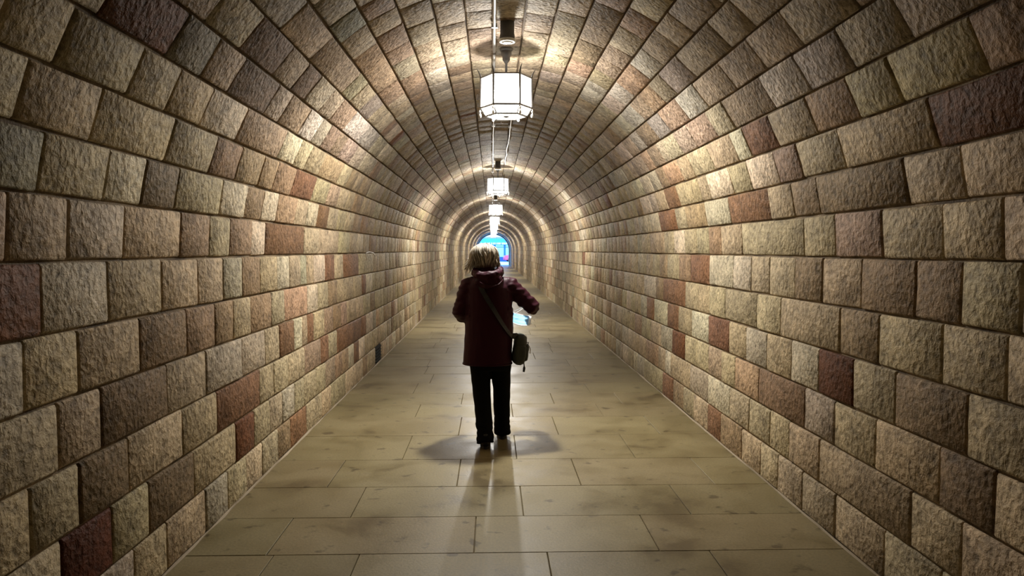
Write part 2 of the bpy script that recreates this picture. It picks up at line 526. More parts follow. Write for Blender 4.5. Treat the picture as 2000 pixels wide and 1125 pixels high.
def masonry(name, ks, label):
    # mortar bed: solid shell behind the blocks
    bm = bmesh.new()
    inner, outer = [], []
    kk = list(range(ks[0], ks[-1] + 2))
    for y in (Y_BACK, Y_END):
        ri = [bm.verts.new(prof(k, .018 if name == 'ceiling' else .015) + Vector((0, y, 0))) for k in kk]
        ro = [bm.verts.new(prof(k, .45) + Vector((0, y, 0))) for k in kk]
        inner.append(ri); outer.append(ro)
    n = len(kk)
    for i in range(n - 1):
        bm.faces.new((inner[0][i], inner[1][i], inner[1][i + 1], inner[0][i + 1]))
        bm.faces.new((outer[0][i + 1], outer[1][i + 1], outer[1][i], outer[0][i]))
        for e in (0, 1):
            bm.faces.new((inner[e][i], inner[e][i + 1], outer[e][i + 1], outer[e][i]))
    for i in (0, n - 1):
        bm.faces.new((inner[0][i], outer[0][i], outer[1][i], inner[1][i]))
    bmesh.ops.recalc_face_normals(bm, faces=bm.faces)
    shell = obj(name, bm, M_MORTAR2 if name == 'ceiling' else M_MORTAR)
    tag(shell, label, None, None, 'structure')
    cand, rest = [], []
    for k in ks:
        near, js, far = course_joints(k)
        r = random.Random(500 + k)
        allj = near + js + far
        n0 = len(near)
        for i in range(len(allj) - 1):
            y0, y1 = allj[i], allj[i + 1]
            idx = i - n0 + 1                     # index in the measured list
            if k == 0 and 10.05 < y0 < 10.1: continue   # the drain opening
            cn = SPECIAL.get(k, {}).get(idx)
            if cn is None:
                cn = pick_colour(r)
                if idx < 4 and cn in ('red', 'orange', 'light'): cn = 'tan'
            cc = tint(cn, r)
            if 9 < k < 27: cc = (cc[0] * .98, cc[1] * 1.01, cc[2] * 1.17, 1.0)     # vault courses tinted less yellow, slightly bluer
            item = (k, y0, y1, cc)
            (cand if in_view(k, y0, y1) else rest).append(item)
    cand.sort(key=lambda q: q[1])
    for it in cand[:300]:
        k, y0, y1, c = it
        r = random.Random(hash((k, round(y0 * 100))) & 0xffff)
        V, F = stone_geo(k, y0, y1, r)
        o3 = Vector([sum(v[a] for v in V) / len(V) for a in range(3)])
        me = bpy.data.meshes.new('stone')
        me.from_pydata([tuple(Vector(v) - o3) for v in V], [], F)
        smooth(me)
        set_col(me, c)
        st = obj('stone', me, M_STONE2 if name == 'ceiling' else M_STONE, shell)
        st.location = o3
    rest += cand[300:]
    V, F, cols = [], [], []
    for k, y0, y1, c in rest:
        r = random.Random(hash((k, round(y0 * 100))) & 0xffff)
        v, f = stone_geo(k, y0, y1, r, False)
        b = len(V)
        V += v
        F += [tuple(i + b for i in q) for q in f]
        cols += [c] * len(f)
    me = bpy.data.meshes.new('distant_stonework')
    me.from_pydata(V, [], F)
    set_col(me, cols)
    tag(obj('distant_stonework', me, M_STONE2 if name == 'ceiling' else M_STONE, shell), kind='stuff')
    return shell

wall_l = masonry('wall_left', list(range(0, 10)), 'left tunnel wall of rough tan and red-brown blocks')
vault = masonry('ceiling', list(range(10, 27)), 'barrel vault of rough stone courses over the tunnel')
wall_r = masonry('wall_right', list(range(27, 37)), 'right tunnel wall of rough tan and red-brown blocks')

# unseen cap added behind the camera to keep blue sky light out
bm = bmesh.new()
add_box(bm, (0, Y_BACK - .2, 1.7), (4.6, .4, 4.2))
tag(obj('back_sky_block', bm, M_MORTAR), 'unseen cap added behind the camera to block sky light', None, None, 'structure')

# mortar fillets where walls meet the paving
for i, s in enumerate((-1, 1)):
    bm = bmesh.new()
    r = random.Random(60 + i)
    y = Y_BACK + .05
    prev = None
    while y < Y_END:
        w = .004 + r.uniform(0, .012)
        h = .008 + r.uniform(0, .010)
        ring = [bm.verts.new((s * (RAD + .01), y, .001)), bm.verts.new((s * (RAD - w), y, .001)), bm.verts.new((s * (RAD - .004), y, h))]
        if prev:
            for a in range(3):
                b = (a + 1) % 3
                bm.faces.new((prev[a], prev[b], ring[b], ring[a]))
        else:
            bm.faces.new(ring)
        prev = ring
        y += .22 if y < 14 else .8
    bm.faces.new(prev)
    bmesh.ops.recalc_face_normals(bm, faces=bm.faces)
    tag(obj('trim_%d' % (i + 1), bm, simple('lime_fillet', (.33, .27, .19), .85, bump=.004)), 'pale mortar fillet along the foot of the %s wall' % ('left', 'right')[i], None, None, 'structure')

# drain opening low in the left wall
bm = bmesh.new()
y0, y1, z0, z1 = 10.07, 10.57, .012, .238
add_box(bm, (-RAD - .008, (y0 + y1) / 2, (z0 + z1) / 2), (.012, y1 - y0, z1 - z0))
dr = obj('drain_grille', bm, M_DARK, wall_l)
for i in range(5):
    bm = bmesh.new()
    add_box(bm, (-RAD + .002, (y0 + y1) / 2, z0 + .03 + i * .042), (.014, y1 - y0 - .02, .012))
    obj('bar', bm, M_DARK, dr)

# ------------------------------------------------------------------ floor
bm = bmesh.new()
add_box(bm, (0, (Y_BACK + Y_END) / 2, -.115), (2 * RAD + .9, Y_END - Y_BACK, .2))
floor = obj('floor', bm, simple('floor_bed', (.17, .135, .085), .85))
tag(floor, 'worn tan stone paving with dark blots between the walls', None, None, 'structure')
ROWS = [2.68, 3.22, 3.78, 4.31, 4.87, 5.51, 6.23, 6.92, 7.50, 8.07, 8.70, 9.35]
CUTS = {3.22: [-1.26, -.82, .15, 1.0], 3.78: [-1.30, -.23, .74], 4.31: [-.97, .05, 1.05], 4.87: [-1.23, -.37, .46, 1.36],
        5.51: [-.81, .05, .95], 6.23: [-.42, .43, 1.30], 6.92: [-.86, .06, .92], 7.50: [-.45, .50, 1.2]}
while ROWS[-1] < Y_END: ROWS.append(ROWS[-1] + rnd.uniform(.56, .68))
ROWS[-1] = Y_END
back = [2.68]
while back[-1] > Y_BACK + .4: back.append(back[-1] - rnd.uniform(.5, .62))
back.append(Y_BACK)
ROWS = back[::-1][:-1] + ROWS
def slab_geo(x0, x1, y0, y1, r):
    g = .0016
    z = r.uniform(-.0012, .0012)
    zz = [z + r.uniform(-.0008, .0008) for _ in range(4)]
    b = .003
    X0, X1, Y0, Y1 = x0 + g, x1 - g, y0 + g, y1 - g
    V = [(X0, Y0, zz[0] - b), (X1, Y0, zz[1] - b), (X1, Y1, zz[2] - b), (X0, Y1, zz[3] - b),
         (X0 + b, Y0 + b, zz[0]), (X1 - b, Y0 + b, zz[1]), (X1 - b, Y1 - b, zz[2]), (X0 + b, Y1 - b, zz[3]),
         (X0, Y0, -.02), (X1, Y0, -.02), (X1, Y1, -.02), (X0, Y1, -.02)]
    F = [(4, 5, 6, 7)] + [(i, (i + 1) % 4, 4 + (i + 1) % 4, 4 + i) for i in range(4)] + [(8 + i, 8 + (i + 1) % 4, (i + 1) % 4, i) for i in range(4)] + [(11, 10, 9, 8)]
    return V, F
slabs, V2, F2, c2 = 0, [], [], []
r = random.Random(77)
for i in range(len(ROWS) - 1):
    y0, y1 = ROWS[i], ROWS[i + 1]
    cuts = None
    for q in CUTS:
        if abs(q - y0) < .02: cuts = CUTS[q]
    if cuts is None:
        cuts, x = [], -RAD + r.uniform(.35, 1.0)
        while x < RAD - .35:
            cuts.append(x)
            x += r.uniform(.78, 1.05)
    xs = [-RAD - .012] + cuts + [RAD + .012]
    for a, b in zip(xs, xs[1:]):
        V, F = slab_geo(a, b, y0, y1, r)
        gcol = r.uniform(.93, 1.07)
        col = (.205 * gcol, .166 * gcol * r.uniform(.98, 1.02), .083 * gcol, 1.0)
        if y1 > 2.8 and slabs < 300:
            o3 = Vector(((a + b) / 2, (y0 + y1) / 2, 0))
            me = bpy.data.meshes.new('slab')
            me.from_pydata([tuple(Vector(v) - o3) for v in V], [], F)
            set_col(me, col)
            s = obj('slab', me, M_SLAB, floor)
            s.location = o3
            slabs += 1
        else:
            bb = len(V2)
            V2 += V
            F2 += [tuple(q + bb for q in f) for f in F]
            c2 += [col] * len(F)
me = bpy.data.meshes.new('distant_paving')
me.from_pydata(V2, [], F2)
set_col(me, c2)
tag(obj('distant_paving', me, M_SLAB, floor), kind='stuff')

# ------------------------------------------------------------------ lanterns
def hexv(rad, z, a0=0.0):
    return [Vector((rad * math.cos(a0 + math.pi / 3 * i), rad * math.sin(a0 + math.pi / 3 * i), z)) for i in range(6)]

def build_lantern():
    root = empty('hanging_lantern')                   # origin at the crown of the vault
    top, rim, bot = -.25, -.50, -.568
    RV = .215
    bm = bmesh.new()
    add_lathe(bm, [(.045, 0.03), (.045, -.06), (.032, -.072), (.032, -.10), (.014, -.125), (.010, -.13), (.010, top - .01)], 16)
    obj('stem', bm, M_IRON, root)
    bm = bmesh.new()
    add_lathe(bm, [(.055, .03), (.058, .0), (.055, -.02), (.046, -.026)], 18)
    obj('ceiling_rose', bm, M_IRON, root)
    # shade plate above the bulb, carried by six arms
    bm = bmesh.new()
    add_lathe(bm, [(.004, top + .012), (.12, top + .006), (.137, top - .004), (.12, top - .006), (.004, top - .004)], 24)
    obj('top_plate', bm, M_IRON, root)
    ring = obj('top_ring', bmesh.new(), M_IRON, root)
    bm = bmesh.new()
    tv = hexv(RV, top)
    for i in range(6):
        add_tube(bm, [tv[i], tv[(i + 1) % 6]], .007, 6)
        add_tube(bm, [tv[i], tv[i] * .6 + Vector((0, 0, top * .4))], .005, 6)
    bm.to_mesh(ring.data); bm.free()
    bm = bmesh.new()
    rv = hexv(RV, rim)
    for i in range(6):
        add_tube(bm, [rv[i], rv[(i + 1) % 6]], .008, 6)
    lower = obj('lower_ring', bm, M_IRON, root)
    bm = bmesh.new()
    bv = hexv(RV * .80, bot)
    for i in range(6):
        add_tube(bm, [bv[i], bv[(i + 1) % 6]], .008, 6)
        add_tube(bm, [bv[i], rv[i]], .006, 6)
    obj('bottom_ring', bm, M_IRON, root)
    bm = bmesh.new()
    add_lathe(bm, [(.004, bot + .006), (.020, bot + .004), (.022, bot), (.020, bot - .006), (.004, bot - .012)], 20)
    for i in (0, 2, 4):
        add_tube(bm, [Vector((0, 0, bot)), bv[i]], .0035, 5)
    obj('bottom_plate', bm, M_IRON, root)
    for i in range(6):
        d = Vector((math.cos(math.pi / 3 * i), math.sin(math.pi / 3 * i), 0))
        bm = bmesh.new()
        add_tube(bm, [tv[i] + Vector((0, 0, .004)), rv[i]], .009, 6)
        post = obj('post', bm, M_IRON, root)
        bm = bmesh.new()
        add_tube(bm, [tv[i], tv[i] + d * .004 + Vector((0, 0, .022)), tv[i] + d * .016 + Vector((0, 0, .048)), tv[i] + d * .034 + Vector((0, 0, .074))], [.009, .008, .005, .0012], 6)
        obj('finial', bm, M_IRON, post)
        bm = bmesh.new()
        add_tube(bm, [rv[i], rv[i] + d * .010 + Vector((0, 0, -.025)), rv[i] + d * .004 + Vector((0, 0, -.05))], .004, 5)
        add_ellipsoid(bm, rv[i] + d * .004 + Vector((0, 0, -.066)), (.011, .011, .018), None, 8, 6)
        add_ellipsoid(bm, rv[i] + d * .006 + Vector((0, 0, -.030)), (.009, .009, .009), None, 8, 6)
        obj('drop', bm, M_WHITE, post)
        # pane: thin sheet of frosted glass between two posts
        a, b = tv[i] * 1.0, tv[(i + 1) % 6] * 1.0
        c, e = rv[(i + 1) % 6], rv[i]
        bm = bmesh.new()
        k = .965
        vs = [bm.verts.new(Vector((p.x * k, p.y * k, p.z))) for p in (a, b, c, e)]
        bm.faces.new(vs)
        obj('pane', bm, M_PANE, root)
    # glass under-panes, sloping in
    for i in range(6):
        bm = bmesh.new()
        k = .97
        vs = [bm.verts.new(Vector((p.x * k, p.y * k, p.z))) for p in (rv[i], rv[(i + 1) % 6], bv[(i + 1) % 6], bv[i])]
        bm.faces.new(vs)
        obj('under_pane', bm, M_UNDER, root)
    for o in root.children:
        if o.name.startswith(('stem', 'ceiling_rose', 'top_plate')): smooth(o.data)
    for nm, kind, w in (('bulb_glow', 'POINT', LAMP_UP), ('bulb', 'SPOT', LAMP_DOWN)):
        ld = bpy.data.lights.new(nm, kind)
        ld.energy = w
        ld.color = LAMP_COL
        ld.shadow_soft_size = .06 if kind == 'POINT' else .075
        if kind == 'SPOT':
            ld.spot_size = math.pi
            ld.spot_blend = .35
        l = bpy.data.objects.new(nm, ld)
        C.objects.link(l)
        l.parent = root
        l.location = (0, 0, -.385)
    return root

ORD = ['first', 'second', 'third', 'fourth', 'fifth', 'sixth', 'seventh', 'eighth', 'ninth']
lan = build_lantern()
SP = 8.85
CROWN = ZS + RAD - .002
lanterns = []
for i in range(8):
    o = lan if i == 0 else copy_tree(lan)
    o.location = (-.012, 6.35 + SP * i, CROWN)
    if i: o.rotation_euler.z = R_([0, 4, -3, 6, 2, -5, 3, 0, 4][i])
    lb = 'hexagonal glass lantern glowing white above the walking woman' if i == 0 else '%s hexagonal glowing lantern along the vault from the walking woman' % ORD[i]
    if i == 7: lb = 'last hexagonal glowing lantern before the blue tunnel mouth'
    tag(o, lb, 'lantern', 'lanterns hanging along the vault')
    lanterns.append(o)
# ceiling spot fittings ahead of each lantern
def build_spot():
    root = empty('ceiling_downlight')
    bm = bmesh.new()
    add_lathe(bm, [(.052, .03), (.052, -.09), (.056, -.10), (.056, -.128), (.050, -.13)], 20)
    b = obj('housing', bm, simple('spot_housing', (.13, .125, .12), .7, bump=.004, bscale=150), root); smooth(b.data)
    bm = bmesh.new()
    add_lathe(bm, [(.050, -.126), (.066, -.134), (.060, -.152), (.042, -.150), (.040, -.128)], 20)
    b = obj('rim', bm, M_WHITE, root); smooth(b.data)
    bm = bmesh.new()
    add_lathe(bm, [(.002, -.156), (.030, -.152), (.042, -.142), (.042, -.13)], 16)
    b = obj('lens', bm, simple('opal_lens', (.85, .85, .83), .2), root); smooth(b.data)
    return root
spot = build_spot()
for i in range(6):
    o = spot if i == 0 else copy_tree(spot)
    o.location = (-.018, 5.62 if i == 0 else 14.4 + SP * (i - 1), CROWN)
    tag(o, 'small grey canister downlight just in front of the %s lantern from the woman' % ORD[i], 'downlight', 'ceiling downlights')

# conduits
def conduit(x, y0, y1, label, wav=0.0, n=None):
    z = ZS + math.sqrt(RAD ** 2 - x * x) - .036
    rr = random.Random(int(y0 * 10))
    m = n or max(2, int((y1 - y0) / .7))
    root = empty('conduit', (x, y0, z))
    pts = [Vector((rr.uniform(-wav, wav), (y1 - y0) * i / m, rr.uniform(-.002, .002))) for i in range(m + 1)]
    bm = bmesh.new()
    add_tube(bm, pts, .0125, 8)
    p = obj('pipe', bm, M_GALV, root); smooth(p.data)
    for i in range(1, m, 2):
        bm = bmesh.new()
        c = pts[i]
        add_box(bm, c + Vector((0, 0, .004)), (.042, .018, .032))
        obj('clip', bm, M_GALV, root)
    return tag(root, label, 'conduit', 'conduits along the crown of the vault')
conduit(-.114, .6, 6.33, 'steel conduit along the crown running up to the lantern above the woman')
for i in range(5):
    y0 = 6.35 + SP * i
    conduit(-.114, y0 + .06, y0 + SP - .1, 'straight left conduit between the %s and %s lanterns' % (ORD[i], ORD[i + 1]), .004)
    if i < 3:
        conduit(.118, y0 + 1.7, y0 + SP - .82, 'wavy right conduit between the %s and %s lanterns' % (ORD[i], ORD[i + 1]), .009)

# short stub of wire on the left wall
bm = bmesh.new()
add_tube(bm, [(-1.735, 9.45, 1.53), (-1.69, 9.5, 1.545), (-1.66, 9.6, 1.53), (-1.65, 9.68, 1.49)], .007, 6)
wr = obj('wire_stub', bm, M_WHITE); smooth(wr.data)
tag(wr, 'short white wire stub curling from a joint of the left wall', 'wire')

# ------------------------------------------------------------------ tunnel mouth and the street beyond
M_FRAME = simple('dressed_portal', (.42, .44, .5), .8, bump=.01, bscale=12)
bm = bmesh.new()
prof_in = []
for i in range(25):
    a = math.pi * i / 24
    prof_in.append(Vector((-1.60 * math.cos(a), 0, ZS + 1.60 * math.sin(a))))
prof_in = [Vector((-1.60, 0, 0))] + prof_in + [Vector((1.60, 0, 0))]
prof_out = [Vector((v.x * 1.42, 0, ZS + (v.z - ZS) * 1.42 if v.z > ZS - 1e-6 else v.z)) for v in prof_in]
ra = [[bm.verts.new(v + Vector((0, y, 0))) for v in p] for p in (prof_in, prof_out) for y in (Y_END, Y_END + .8)]
for i in range(len(prof_in) - 1):
    for A, B in ((0, 1), (3, 2)):
        bm.faces.new((ra[A][i], ra[B][i], ra[B][i + 1], ra[A][i + 1]))
    bm.faces.new((ra[0][i + 1], ra[2][i + 1], ra[2][i], ra[0][i]))
    bm.faces.new((ra[1][i], ra[3][i], ra[3][i + 1], ra[1][i + 1]))
for i in (0, -1):
    bm.faces.new((ra[0][i], ra[1][i], ra[3][i], ra[2][i]))
bmesh.ops.recalc_face_normals(bm, faces=bm.faces)
tag(obj('trim_3', bm, M_FRAME), 'dressed stone arch framing the far tunnel mouth', None, None, 'structure')
bm = bmesh.new()
add_box(bm, (0, 110, -.1), (70, 66, .2))
tag(obj('street_ground', bm, simple('street', (.55, .58, .6), .8)), 'pale street outside the far tunnel mouth', None, None, 'structure')

def part(name, parent, mat, c, s):
    bm = bmesh.new()
    add_box(bm, c, s)
    bmesh.ops.bevel(bm, geom=bm.edges[:], offset=min(s) * .08, segments=1, affect='EDGES')
    return obj(name, bm, mat, parent)
shop = empty('shop_building', (0, 100, 0))
M_BL = simple('blue_facade', (.10, .36, .85), .6)
M_BL2 = simple('deep_blue_fascia', (.06, .27, .80), .5)
M_CY = simple('shop_glass', (.45, .75, .85), .15)
M_PK = simple('pink_sky_glow', (.95, .55, .62), .8)  # pink sky glow put into a plain surface colour
M_DB = simple('dark_blue_frame', (.02, .06, .22), .5)
part('wall', shop, M_BL, (0, 1.5, 1.53), (26, 2.6, 3.06))
part('fascia', shop, M_BL2, (0, .05, 2.79), (26, .5, .58))
part('sky_glow_block', shop, M_PK, (0, 1.6, 5.3), (26, 3.0, 4.44))  # block above the fascia, coloured to imitate the bright pink sky
part('sill', shop, M_DB, (0, .12, .28), (26, .3, .5))
for i in range(-9, 10):
    x = i * 1.35 - .45
    w = part('window', shop, M_DB, (x, .16, 1.42), (1.22, .2, 1.75))
    part('pane', w, M_CY, (x, .05, 1.42), (1.08, .06, 1.6))
    part('transom', w, M_DB, (x, .0, 1.95), (1.12, .06, .07))
rr = random.Random(5)
x = -8
while x < 8:                                          # far shop lettering: unreadable pale strokes
    wd = rr.uniform(.12, .26)
    part('sign_letter', shop, M_WHITE, (x, -.24, 2.42), (wd, .06, .26))
    x += wd + (.07 if rr.random() < .75 else .35)
tag(shop, 'blue shop front with a pink block standing in for sky glow beyond the tunnel mouth', 'building')

car = empty('red_car', (3.4, 97.5, 0), R_(8))
M_RED = simple('red_paint', (.75, .05, .08), .3)
bm = bmesh.new()
cs = [(-2.0, .35, .62), (-1.95, .3, .8), (-1.3, .3, .95), (-.7, .3, 1.42), (.7, .3, 1.45), (1.3, .3, 1.0), (2.0, .3, .88), (2.05, .35, .5)]
L0 = [bm.verts.new((p[0], -.8, p[2])) for p in cs] + [bm.verts.new((2.0, -.8, .25)), bm.verts.new((-2.0, -.8, .25))]
L1 = [bm.verts.new((v.co.x, .8, v.co.z)) for v in L0]
bm.faces.new(L0); bm.faces.new(L1[::-1])
for i in range(len(L0)):
    j = (i + 1) % len(L0)
    bm.faces.new((L0[j], L0[i], L1[i], L1[j]))
bmesh.ops.recalc_face_normals(bm, faces=bm.faces)
bmesh.ops.bevel(bm, geom=bm.edges[:], offset=.05, segments=2, affect='EDGES')
obj('body', bm, M_RED, car)
for sx in (-.62, .62):
    part('side_window', car, M_CY, (sx * .75, -.80, 1.18), (.8, .05, .3))
for sx in (-1.25, 1.25):
    for sy in (-.74, .74):
        bm = bmesh.new()
        add_lathe(bm, [(.12, -.1), (.31, -.1), (.33, -.06), (.33, .06), (.31, .1), (.12, .1)], 20)
        bmesh.ops.rotate(bm, cent=(0, 0, 0), matrix=Matrix.Rotation(R_(90), 3, 'X'), verts=bm.verts)
        bmesh.ops.translate(bm, vec=(sx, sy, .33), verts=bm.verts)
        wh = obj('wheel', bm, M_DARK, car)
        bm = bmesh.new()
        add_lathe(bm, [(.02, -.11), (.17, -.105), (.19, -.08), (.19, .08), (.17, .105), (.02, .11)], 16)
        bmesh.ops.rotate(bm, cent=(0, 0, 0), matrix=Matrix.Rotation(R_(90), 3, 'X'), verts=bm.verts)
        bmesh.ops.translate(bm, vec=(sx, sy, .33), verts=bm.verts)
        obj('hubcap', bm, M_GALV, wh)
tag(car, 'red car parked in front of the blue shop front', 'car')

# ------------------------------------------------------------------ the walking woman (faces +Y, away from the viewer)
PX, PY = -.160, 6.0
def fold_fn(amp, sx, sz, seed):
    def f(co):
        q = Vector((co.x * sx, co.y * sx, co.z * sz + seed))
        return amp * (noise.noise(q) + .5 * noise.noise(q * 2.3))
    return f

M_SKIN = simple('skin', (.55, .33, .25), .55, var=.05)
M_JACKET = simple('maroon_shell_fabric', (.030, .0028, .0105), .5, spec=.14, bump=.0015, bscale=260, var=.1)
M_TROUSER = simple('black_trouser_cloth', (.004, .004, .0045), .9, spec=.1)
M_SHOE = simple('black_shoe', (.010, .010, .010), .5)
M_SOLE = simple('shoe_sole', (.015, .014, .013), .8)

SH_L, EL_L, WR_L = Vector((-.165, -.005, 1.295)), Vector((-.238, -.02, 1.045)), Vector((-.115, .215, 1.075))
SH_R, EL_R, WR_R = Vector((.150, -.005, 1.290)), Vector((.358, .0, 1.100)), Vector((.335, .240, 1.110))
HIP_L, KN_L, AN_L = Vector((-.075, 0, .74)), Vector((-.060, -.03, .42)), Vector((-.028, -.150, .085))
HIP_R, KN_R, AN_R = Vector((.088, 0, .74)), Vector((.104, .06, .42)), Vector((.108, .150, .085))

def hand(bm, wrist, fwd, side, palm_n, curl):
    """palm, four fingers and a thumb; fwd: pointing direction, side: towards the thumb, palm_n: out of the palm"""
    f, s, n = fwd.normalized(), side.normalized(), palm_n.normalized()
    pc = wrist + f * .045
    add_tube(bm, [wrist - f * .02, wrist + f * .02, wrist + f * .055, wrist + f * .088], [(.024, .019), (.033, .017), (.040, .016), (.036, .013)], 12)
    for i, ln in enumerate((.070, .079, .074, .058)):
        b = wrist + f * .082 + s * (.028 - .0185 * i)
        d, p = f.copy(), b - f * .012
        pts = [p, b]
        for seg, fr in enumerate((.45, .32, .23)):
            ang = curl * (.6 + .35 * seg)
            d = (f * math.cos(ang * (seg + 1) * .55) + n * math.sin(ang * (seg + 1) * .55)).normalized()
            pts.append(pts[-1] + d * ln * fr)
        add_tube(bm, pts, [.0092, .0092, .0086, .0080, .0062], 8)
    t0 = wrist + f * .022 + s * .022
    add_tube(bm, [t0, t0 + (s * .8 + f * .5 + n * .3).normalized() * .032, t0 + (s * .8 + f * .5 + n * .3).normalized() * .032 + (f * .8 + s * .35 + n * .5).normalized() * .028,
                  t0 + (s * .8 + f * .5 + n * .3).normalized() * .032 + (f * .8 + s * .2 + n * .6).normalized() * .052], [.014, .0115, .010, .007], 8)

# body: one continuous surface under the clothes
HC = Vector((-.036, .050, 1.488))
ht = Matrix.Rotation(R_(-16), 4, 'X')                  # head bent forward
bm = bmesh.new()
add_loft(bm, [(.66, 0, 0, .13, .095), (.76, .005, 0, .15, .10), (.9, .005, .0, .135, .09), (1.02, 0, 0, .12, .085), (1.18, -.005, -.005, .14, .09), (1.28, -.008, -.008, .14, .075), (1.335, -.012, 0, .075, .055), (1.36, -.018, .005, .05, .048)], 20)
add_tube(bm, [(-.015, 0, 1.31), (-.024, .02, 1.38), (-.032, .04, 1.44)], [.052, .048, .05], 12)
for S, E_, W_ in ((SH_L, EL_L, WR_L), (SH_R, EL_R, WR_R)):
    add_tube(bm, [S, S.lerp(E_, .5), E_, E_.lerp(W_, .3), W_], [.046, .042, .036, .037, .024], 12)
for Hh, K, A in ((HIP_L, KN_L, AN_L), (HIP_R, KN_R, AN_R)):
    add_tube(bm, [Hh, Hh.lerp(K, .5), K, K.lerp(A, .35), A], [.075, .066, .050, .048, .034], 12)
    add_tube(bm, [A + Vector((0, -.03, -.035)), A + Vector((0, .06, -.045)), A + Vector((0, .16, -.055))], [(.03, .03), (.034, .026), (.026, .014)], 10)
def hp(x, y, z): return HC + (ht @ Vector((x, y, z)))
add_ellipsoid(bm, hp(0, -.008, .020), (.072, .090, .085), ht)
add_ellipsoid(bm, hp(0, .022, -.040), (.056, .064, .066), ht)
add_ellipsoid(bm, hp(0, .062, -.088), (.022, .018, .016), ht, 10, 8)      # chin
add_tube(bm, [hp(0, .080, .012), hp(0, .098, -.020), hp(0, .092, -.032)], [.008, .0125, .010], 8)   # nose
add_ellipsoid(bm, hp(0, .083, -.058), (.023, .010, .008), ht, 10, 8)      # lips
add_ellipsoid(bm, hp(0, .078, .028), (.046, .012, .008), ht, 10, 8)       # brow
for s in (-1, 1):
    add_ellipsoid(bm, hp(s * .074, -.004, -.012), (.010, .018, .030), ht, 10, 8)  # ears
    add_ellipsoid(bm, hp(s * .034, .068, -.026), (.020, .016, .018), ht, 10, 8)   # cheeks
hand(bm, WR_L, Vector((.55, .80, .12)), Vector((.1, .1, 1)), Vector((.85, -.5, 0)), .9)
hand(bm, WR_R, Vector((-.02, .98, -.08)), Vector((-.1, .05, 1)), Vector((-.95, -.05, 0)), 1.0)
person = obj('person', fuse(bm, .0065, 3), M_SKIN)
person.location = (PX, PY, 0)
tag(person, 'woman in a maroon hooded jacket and black trousers walking away', 'person')
for s in (-1, 1):
    bm = bmesh.new()
    add_ellipsoid(bm, hp(s * .030, .075, .006), (.012, .010, .009), ht, 12, 8)
    e = obj('eye', bm, simple('eye_white', (.7, .7, .68), .2), person); smooth(e.data)

# jacket
bm = bmesh.new()
add_loft(bm, [(.646, -.012, .0, .196, .150), (.66, -.012, 0, .200, .155), (.78, -.006, 0, .197, .150), (.92, .0, 0, .196, .146), (1.06, .0, -.004, .194, .142), (1.18, -.002, -.010, .190, .138),
              (1.27, -.006, -.014, .180, .124), (1.325, -.012, -.010, .142, .104), (1.36, -.016, -.002, .098, .085), (1.40, -.020, .008, .076, .076), (1.435, -.024, .016, .070, .072)], 28, 2.3)
add_tube(bm, [SH_L + Vector((.05, 0, .0)), SH_L + Vector((.0, 0, -.01)), SH_L.lerp(EL_L, .5), EL_L + Vector((0, 0, .01)), EL_L.lerp(WR_L, .12) + Vector((0, .0, -.008)), EL_L.lerp(WR_L, .5), WR_L.lerp(EL_L, .04)], [.066, .074, .068, .064, .063, .056, .044], 16)
add_tube(bm, [SH_R + Vector((-.05, 0, .0)), SH_R + Vector((.02, 0, -.01)), SH_R.lerp(EL_R, .5), EL_R + Vector((.0, 0, .0)), EL_R.lerp(WR_R, .12), EL_R.lerp(WR_R, .5), WR_R.lerp(EL_R, .04)], [.068, .074, .067, .064, .062, .056, .044], 16)
jf = fold_fn(.0055, 9, 6, 3.0)
def jacket_fold(co):
    d = jf(co)
    ax = abs(co.x)
    if co.z > 1.0 and ax > .15:                        # wrinkles across the sleeves
        d += .010 * noise.noise(Vector((co.x * 8 + co.z * 22, co.y * 10, co.z * 26 - co.x * 14)))
    return d
jme = fuse(bm, .0085, 5, jacket_fold)
jacket = obj('jacket', jme, M_JACKET, person)
tag(jacket, 'maroon hooded jacket')
jb = bmesh.new(); jb.from_mesh(jme); bvh = BVHTree.FromBMesh(jb); jb.free()
# hood lying on the upper back
bm = bmesh.new()
hp_ = [(-.085, .085, 1.395), (-.108, .02, 1.400), (-.108, -.055, 1.385), (-.070, -.115, 1.366), (-.012, -.135, 1.360), (.050, -.118, 1.372), (.090, -.055, 1.392), (.088, .02, 1.408), (.062, .085, 1.400)]
add_tube(bm, hp_, [.020, .030, .036, .038, .040, .040, .036, .030, .020], 14)
add_ellipsoid(bm, (.0, -.128, 1.322), (.118, .044, .052), Matrix.Rotation(R_(-8), 4, 'Y'))
add_ellipsoid(bm, (.015, -.140, 1.300), (.085, .034, .034), Matrix.Rotation(R_(-14), 4, 'Y'))
hood = obj('hood', fuse(bm, .007, 4, fold_fn(.009, 16, 22, 8.0)), M_JACKET, jacket)
bm = bmesh.new()
add_tube(bm, [(-.07, -.172, 1.318), (-.03, -.184, 1.293), (.03, -.186, 1.282), (.08, -.170, 1.298), (.112, -.135, 1.335)], [.004, .006, .006, .006, .004], 8)
sd = obj('hood_seam', bm, M_JACKET, jacket); smooth(sd.data)
for W_, E_ in ((WR_L, EL_L), (WR_R, EL_R)):
    bm = bmesh.new()
    d = (W_ - E_).normalized()
    add_tube(bm, [W_ - d * .035, W_ - d * .015, W_ + d * .004], [.043, .046, .043], 16)
    c = obj('cuff', bm, M_JACKET, jacket); smooth(c.data)
# hem band
bm = bmesh.new()
ring = []
for i in range(48):
    a = 2 * math.pi * i / 48
    ct, st = math.cos(a), math.sin(a)
    e = 2 / 2.3
    ring.append(Vector((-.012 + .198 * math.copysign(abs(ct) ** e, ct), .153 * math.copysign(abs(st) ** e, st), .652)))
add_tube(bm, ring + [ring[0]], .007, 6, False)
h = obj('hem', bm, M_JACKET, jacket); smooth(h.data)

